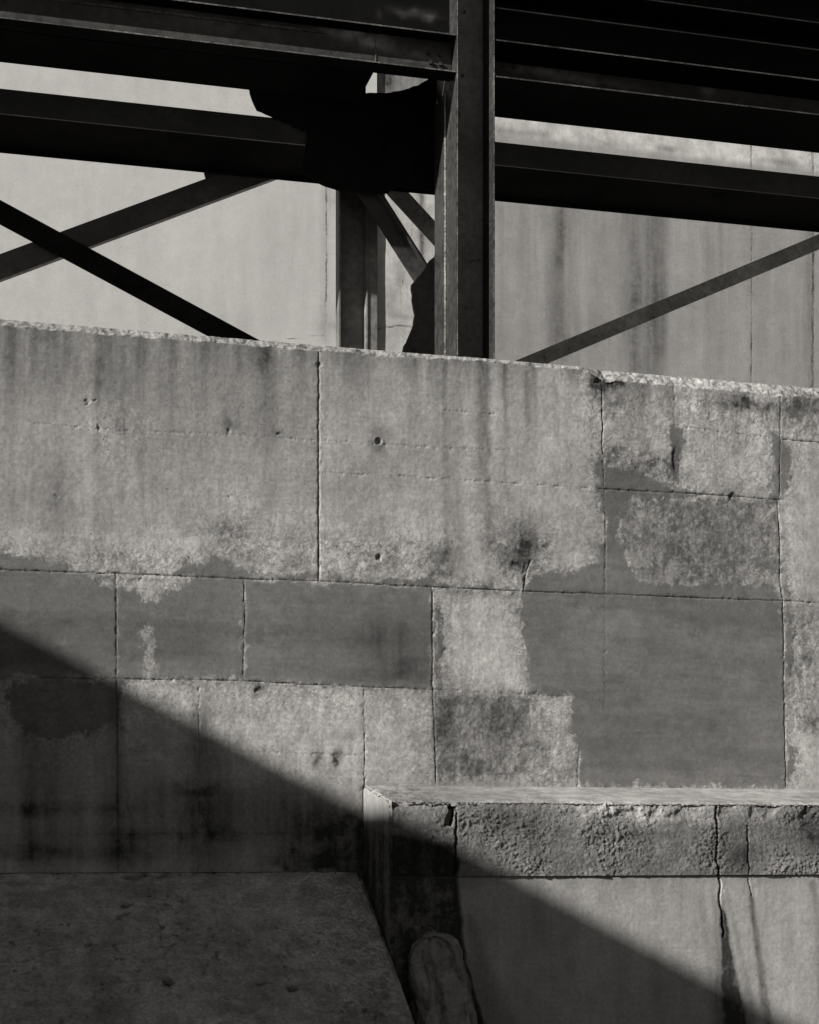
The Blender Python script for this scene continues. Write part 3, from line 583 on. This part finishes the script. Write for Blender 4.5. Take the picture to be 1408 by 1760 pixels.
rear('rear_pier', sJ + .004, -4.03, 0, 0, sP - .01, 0, 9.62, M_REAR_R,
     [(.9, [(640, 566), (690, 560), (720, 562), (760, 556)]), (.5, [(700, 120), (702, 330)]), (.4, [(690, 500), (705, 430), (712, 380)])],
     [(663, 135, 8, 16, .6), (680, 140, 12, 30, .3), (724, 330, 726, 450, .025, .8), (690, 395, 20, 50, .15), (670, 520, 14, 20, .25), (690, 480, 10, 12, .35), (700, 545, 30, 6, .35), (665, 575, 20, 12, .2), (735, 400, 12, 40, .4)],
     'narrow stained and cracked concrete pier seen between the two steel columns', .0, ex_pier, seed=230)
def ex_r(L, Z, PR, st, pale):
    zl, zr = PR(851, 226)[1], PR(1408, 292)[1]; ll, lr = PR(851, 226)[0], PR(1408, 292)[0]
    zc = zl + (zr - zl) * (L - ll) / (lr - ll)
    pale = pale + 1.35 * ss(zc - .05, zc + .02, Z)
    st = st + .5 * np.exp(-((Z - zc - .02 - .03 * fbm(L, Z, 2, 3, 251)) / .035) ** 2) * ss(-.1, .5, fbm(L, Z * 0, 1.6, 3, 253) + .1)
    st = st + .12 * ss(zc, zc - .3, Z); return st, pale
rear('rear_wall', PW(849, 400, -4.0)[0] , -4.0, 0, .0, 7.5, 0, 9.58, M_REAR_R,
     [(1.0, [(1291, 150), (1293, 400), (1292, 660)]), (1.4, [(1397, 150), (1398, 400), (1397, 680)])],
     [(968, 335, 960, 610, .10, .30), (966, 335, 963, 450, .05, .15), (1085, 350, 1090, 640, .07, .22), (1112, 380, 1112, 640, .15, .32), (1140, 360, 1134, 600, .09, .16), (1240, 380, 1240, 640, .03, .18), (1215, 390, 1215, 640, .04, .12), (1190, 370, 1192, 640, .03, .1), (860, 360, 862, 600, .03, .16), (900, 350, 900, 600, .04, .08), (1392, 380, 1392, 660, .04, .2), (1440, 380, 1440, 680, .12, .55), (1000, 560, 90, 40, .1), (1100, 520, 60, 60, .12), (1265, 240, 1265, 290, .05, .12), (1100, 220, 20, 20, .12)],
     'grey concrete rear wall with dark vertical rain streaks, right of the front steel column', .0, ex_r, seed=250)

# ------------------------------------------------------------------ steelwork
fr = tag(empty('steel_frame', WL(.49, -.42, ZT)), 'dark riveted steel frame of beams, column and braces standing on top of the concrete wall', 'steel frame')
def sloped(s): return .013 * s                    # the beams rise very slightly to the right
def hbeam(s0, s1, nf, nbk, zb, ztp, name='beam', label=None, tf=.012, mats=None, wb=None, dust=None, dm=None):
    mats = mats or [M_STEEL, M_EDGE, M_UNDER]
    dz = sloped(s1) - sloped(s0); o = sloped(s0); nm = -wb if wb else (nf + nbk) / 2
    if dust:
        a_, z_ = np.meshgrid(np.arange(max(s0, -3), min(s1, 3.6), .012), np.linspace(zb + tf, ztp - tf, 22)); z_ = z_ + sloped(a_)
        aw, zw = a_ + .03 * fbm(a_, z_, 8, 4, 301), z_ + .03 * fbm(a_, z_, 9, 4, 303); du = 0 * a_
        for px, py, rx, ry, k in dust:
            c = PW(px, py, nm); du = du + blob(aw, zw, c, rx / 270, ry / 270, k)
        du = du * (.6 + .8 * ss(-.4, .5, fbm(a_, z_, 14, 5, 305)))
        nf_ = nm + .009
        b = grid_mesh(name, np.stack([a_ * CT + nf_ * ST, 10 + a_ * ST - nf_ * CT, z_], -1), dict(dust=du), dm or M_DUST, fr)
        w_ = MB(); w_.box(s0, s1, nm - .008, nm + .006, zb + tf + o, ztp - tf + o, dz); w_.build('web', mats[0], b)
    else:
        w_ = MB(); w_.box(s0, s1, nm - .008, nm + .008, zb + tf + o, ztp - tf + o, dz); b = w_.build(name, mats[0], fr)
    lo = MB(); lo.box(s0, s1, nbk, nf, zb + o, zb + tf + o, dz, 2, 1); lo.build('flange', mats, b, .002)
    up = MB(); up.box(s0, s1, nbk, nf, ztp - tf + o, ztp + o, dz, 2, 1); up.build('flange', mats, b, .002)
    if label: b['label'] = label
    return b
NFc, NBc = -.20, -.64
sL, sR = PW(785, 400, NFc)[0], PW(851, 400, NFc)[0]
zUb, zUt = 6.468, 6.712
cA, cB = sL - .003, sR + .003
u1 = hbeam(-5.2, cA, NFc - .004, -.335, zUb, zUt, wb=.31, dust=[(600, 62, 40, 9, .8), (640, 72, 30, 12, 1.0), (585, 55, 40, 6, .6), (700, 92, 40, 10, .35), (400, 50, 160, 18, .18), (735, 98, 30, 10, .3), (200, 20, 200, 30, .12)], label='upper beam left of the column, patchy worn web')
u2 = hbeam(cB, 7.0, NFc - .004, -.75, zUb, zUt, mats=[M_STEEL, M_EDGE2, M_UNDER], dust=[(930, 124, 60, 8, .6), (1000, 138, 90, 6, .45), (1215, 155, 12, 9, .8), (1000, 115, 300, 14, .12), (1300, 165, 120, 12, .15)], label='upper beam right of the column')
DK = [M_UNDER, M_EDGE3, M_UNDER]
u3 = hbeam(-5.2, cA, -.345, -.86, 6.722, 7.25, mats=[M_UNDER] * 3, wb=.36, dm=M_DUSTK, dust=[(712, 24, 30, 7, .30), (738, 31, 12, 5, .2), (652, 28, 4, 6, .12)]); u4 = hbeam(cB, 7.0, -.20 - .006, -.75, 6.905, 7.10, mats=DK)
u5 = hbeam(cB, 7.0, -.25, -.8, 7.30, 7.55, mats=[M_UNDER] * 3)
se = PW(631, 140, -.5)[0]                         # inner beam hidden behind the upper left beam
mi = MB(); mi.box(-5.2, se, -.755, -.345, zUb + sloped(-5.2), zUt + sloped(-5.2), sloped(se) - sloped(-5.2)); mi.build('beam', M_BLACK, fr)
# thin seam lip along the web of the upper-left beam and stiffener weld
def stiff(b, px, z0, z1, th=.008):
    s_ = PW(px, 90, -.47)[0]; m = MB(); m.box(s_, s_ + th, -.46, NFc - .02, z0 + sloped(s_), z1 + sloped(s_)); m.build('stiffener', M_EDGE, b)
m = MB(); m.box(-5.2, PW(560, 40, -.3)[0], -.301, -.292, 6.655 + sloped(-5.2), 6.668 + sloped(-5.2), sloped(5)); m.build('seam_strip', M_EDGE, u1)
def bolt(parent, s_, n_, z_, r=.014, h=.016):
    mm = MB(); pl = [WL(s_ + r * math.cos(a * math.pi / 3), n_, z_ + r * math.sin(a * math.pi / 3)) for a in range(6)]
    mm.prism(pl, Vector(WL(0, h, 0)) - Vector(WL(0, 0, 0))); mm.build('bolt', M_STEEL, parent, .002)
for px, py in ((737, 92), (757, 96), (739, 108), (756, 111)): s_, z_ = PW(px, py, -.3); bolt(u1, s_, -.301, z_)
bw = PW(645, 90, -.3)[0]; m = MB(); m.box(bw, bw + .006, -.301, -.297, 6.49 + sloped(bw), 6.69 + sloped(bw)); m.build('weld_seam', M_EDGE, u1)
for px, py in ((866, 112), (884, 115), (868, 98)): s_, z_ = PW(px, py, -.46); bolt(u2, s_, -.468, z_)
# column: web, two flanges, cover plate
zc0, zc1 = ZT + .002, 8.4
m = MB(); m.box(sL + .012, sR - .012, -.43, -.415, zc0, zc1); col = m.build('column', M_WEB, fr)
tag(col, 'heavy front column of H section with a cover plate on its left flange')
m = MB(); m.box(sL, sL + .012, NBc, NFc, zc0, zc1, 0, 0, 1); m.build('flange', [M_STEEL_C, M_EDGE], col, .003)
m = MB(); m.box(sR - .012, sR, NBc, NFc, zc0, zc1, 0, 0, 1); m.build('flange', [M_STEEL_C, M_EDGE], col, .003)
m = MB(); m.box(sL - .016, sL - .001, NBc + .0, -.425, zc0, 6.44, 0, 0, 1); m.build('cover_plate', [M_STEEL_C, M_RIDGE], col, .002)
m = MB(); m.box(sL - .05, sR + .05, NBc - .04, NFc + .04, ZT + .001, ZT + .022); m.build('base_plate', M_STEEL, col, .003)
for px, py in ((795, 131), (798, 22)): s_, z_ = PW(px, py, -.42); bolt(col, s_, -.414, z_, .010, .01)
# lower box-like channel beam, running behind the column
zLb, zLt = 6.165, 6.318
for a, b_, lab in ((-5.2, 7.2, 'lower channel beam passing behind the column'),):
    dz = sloped(b_) - sloped(a); o = sloped(a)
    m = MB(); m.box(a, b_, -.80, -.785, zLb + o, zLt + o, dz); lb = m.build('beam', M_STEEL_C, fr); lb['label'] = lab
    m = MB(); m.box(a, b_, -1.36, -.802, zLb + .03 + o, zLb + .045 + o, dz); m.build('web', M_BLACK, lb)  # underside blackened in its colour to hold the shade
    m = MB(); m.box(a, b_, -1.375, -1.362, zLb - .004 + o, zLt + o, dz); m.build('flange', M_UNDER, lb)
# rear column, carrying the lower beam
r0, r1, r2 = PW(583, 450, -1.0)[0], PW(630, 450, -1.0)[0], PW(645, 450, -1.0)[0]
m = MB(); m.box(r0, r2, -1.10, -1.085, ZT + .002, zLb + .02); rc = m.build('column', M_BRACE, fr); tag(rc, 'slender rear column under the lower beam')
m = MB(); m.box(r0, r0 + .012, -1.083, -1.0, ZT + .002, zLb + .02); m.build('flange', M_BRACE, rc, .002)
m = MB(); m.box(r1, r1 + .012, -1.083, -1.0, ZT + .002, zLb + .02); m.box(r1 + .0125, r2 + .018, -1.02, -1.008, ZT + .002, zLb + .02); m.build('flange', [M_BRACE], rc, .002)
# plates cut from the silhouettes
def plate(name, poly, n_, th, mat, label=None, rag=.004, seed=0):
    P = [PW(x, y, n_) for x, y in poly]; out = []
    rs = np.random.RandomState(seed)
    for i, p in enumerate(P):
        q = P[(i + 1) % len(P)]; L = math.hypot(q[0] - p[0], q[1] - p[1]); k = max(1, int(L / .03))
        for j in range(k):
            t_ = j / k; r_ = rag if j else 0
            out.append(WL(p[0] + (q[0] - p[0]) * t_ + rs.uniform(-r_, r_), n_, p[1] + (q[1] - p[1]) * t_ + rs.uniform(-r_, r_)))
    m = MB(); m.prism(out, Vector(WL(0, -th, 0)) - Vector(WL(0, 0, 0))); o = m.build(name, mat, fr)
    if label: o['label'] = label
    return o
plate('gusset_plate', [(429, 140), (430, 160), (434, 172), (442, 189), (530, 226), (520, 290), (533, 304), (556, 318), (585, 327), (640, 333), (668, 331), (683, 320), (752, 327), (752, 120), (735, 137), (718, 147), (695, 154), (662, 160), (629, 160), (628, 140), (634, 115)], -.762, .016, M_BLACK, 'large black gusset plate with curved edges where the beams meet', seed=1)
plate('gusset_plate', [(738, 448), (726, 468), (708, 488), (709, 515), (714, 540), (711, 558), (702, 580), (686, 615), (752, 625), (752, 425), (748, 440)], -.70, .03, M_BLACK, 'ragged black foot plate at the lower end of the short strut', .005, 2)
plate('gusset_plate', [(352, 275), (351, 298), (357, 314), (400, 300), (440, 280), (440, 268)], -1.385, .012, M_STEEL, 'small dark connection plate under the lower beam', .002, 3)
def brace(p, q, n_, wd, th, roll, mat, label=None, lip=0):
    a = PW(p[0], p[1], n_); b_ = PW(q[0], q[1], n_); m = MB(); A, B = WL(a[0], n_, a[1]), WL(b_[0], n_, b_[1])
    m.bar(A, B, wd, th, roll); o = m.build('brace', mat, fr, .003)
    if label: o['label'] = label
    return o
brace((-520, 653), (540, 262), -1.42, .15, .08, R(-4), M_STEEL, 'brace rising to the right at the left edge')
brace((-235, 238), (455, 610), -1.33, .138, .03, R(-8), M_BLACK, 'black brace falling to the right at the left edge')
brace((860, 645), (1560, 352), -1.42, .105, .012, R(0), M_PALEB, 'flat brace rising to the right, right of the column')
d1 = brace((616, 300), (732, 483), -.83, .15, .012, R(0), M_STEEL, 'short double-angle strut below the gusset plate')
a = PW(636, 312, -.81); b_ = PW(744, 480, -.81); m = MB(); m.bar(WL(a[0], -.80, a[1]), WL(b_[0], -.80, b_[1]), .012, .04); m.build('stiffening_leg', M_STEEL, d1, .002)
brace((654, 300), (800, 459), -1.45, .13, .012, R(0), M_PALEB, 'thin strut behind the short strut')

# ------------------------------------------------------------------ neighbouring building on the left: its flank casts the long shadow
line0 = PW(312, 1236); slope = -math.tan(EL) / math.sin(PHI)
SO = -14.0; ZO = line0[1] + slope * (SO - line0[0])
bd = tag(empty('neighbouring_building', WL(SO, 5, 0)), 'plain flat-roofed concrete building standing to the left of the wall', 'building')
m = MB(); m.box(SO - 9, SO, -2, 16, 0, ZO - .25); m.build('wall', M_BACK, bd)
m = MB(); m.box(SO - 9.1, SO + .05, -2.1, 16.1, ZO - .25 + .001, ZO + .0); m.build('roof', M_BACK, bd)
for i in range(5):
    for zz in (1.2, 4.6):
        m = MB(); m.box(SO + .002, SO + .04, .2 + i * 3.1, 1.6 + i * 3.1, zz, zz + 1.7); wn = m.build('window', M_UNDER, bd)
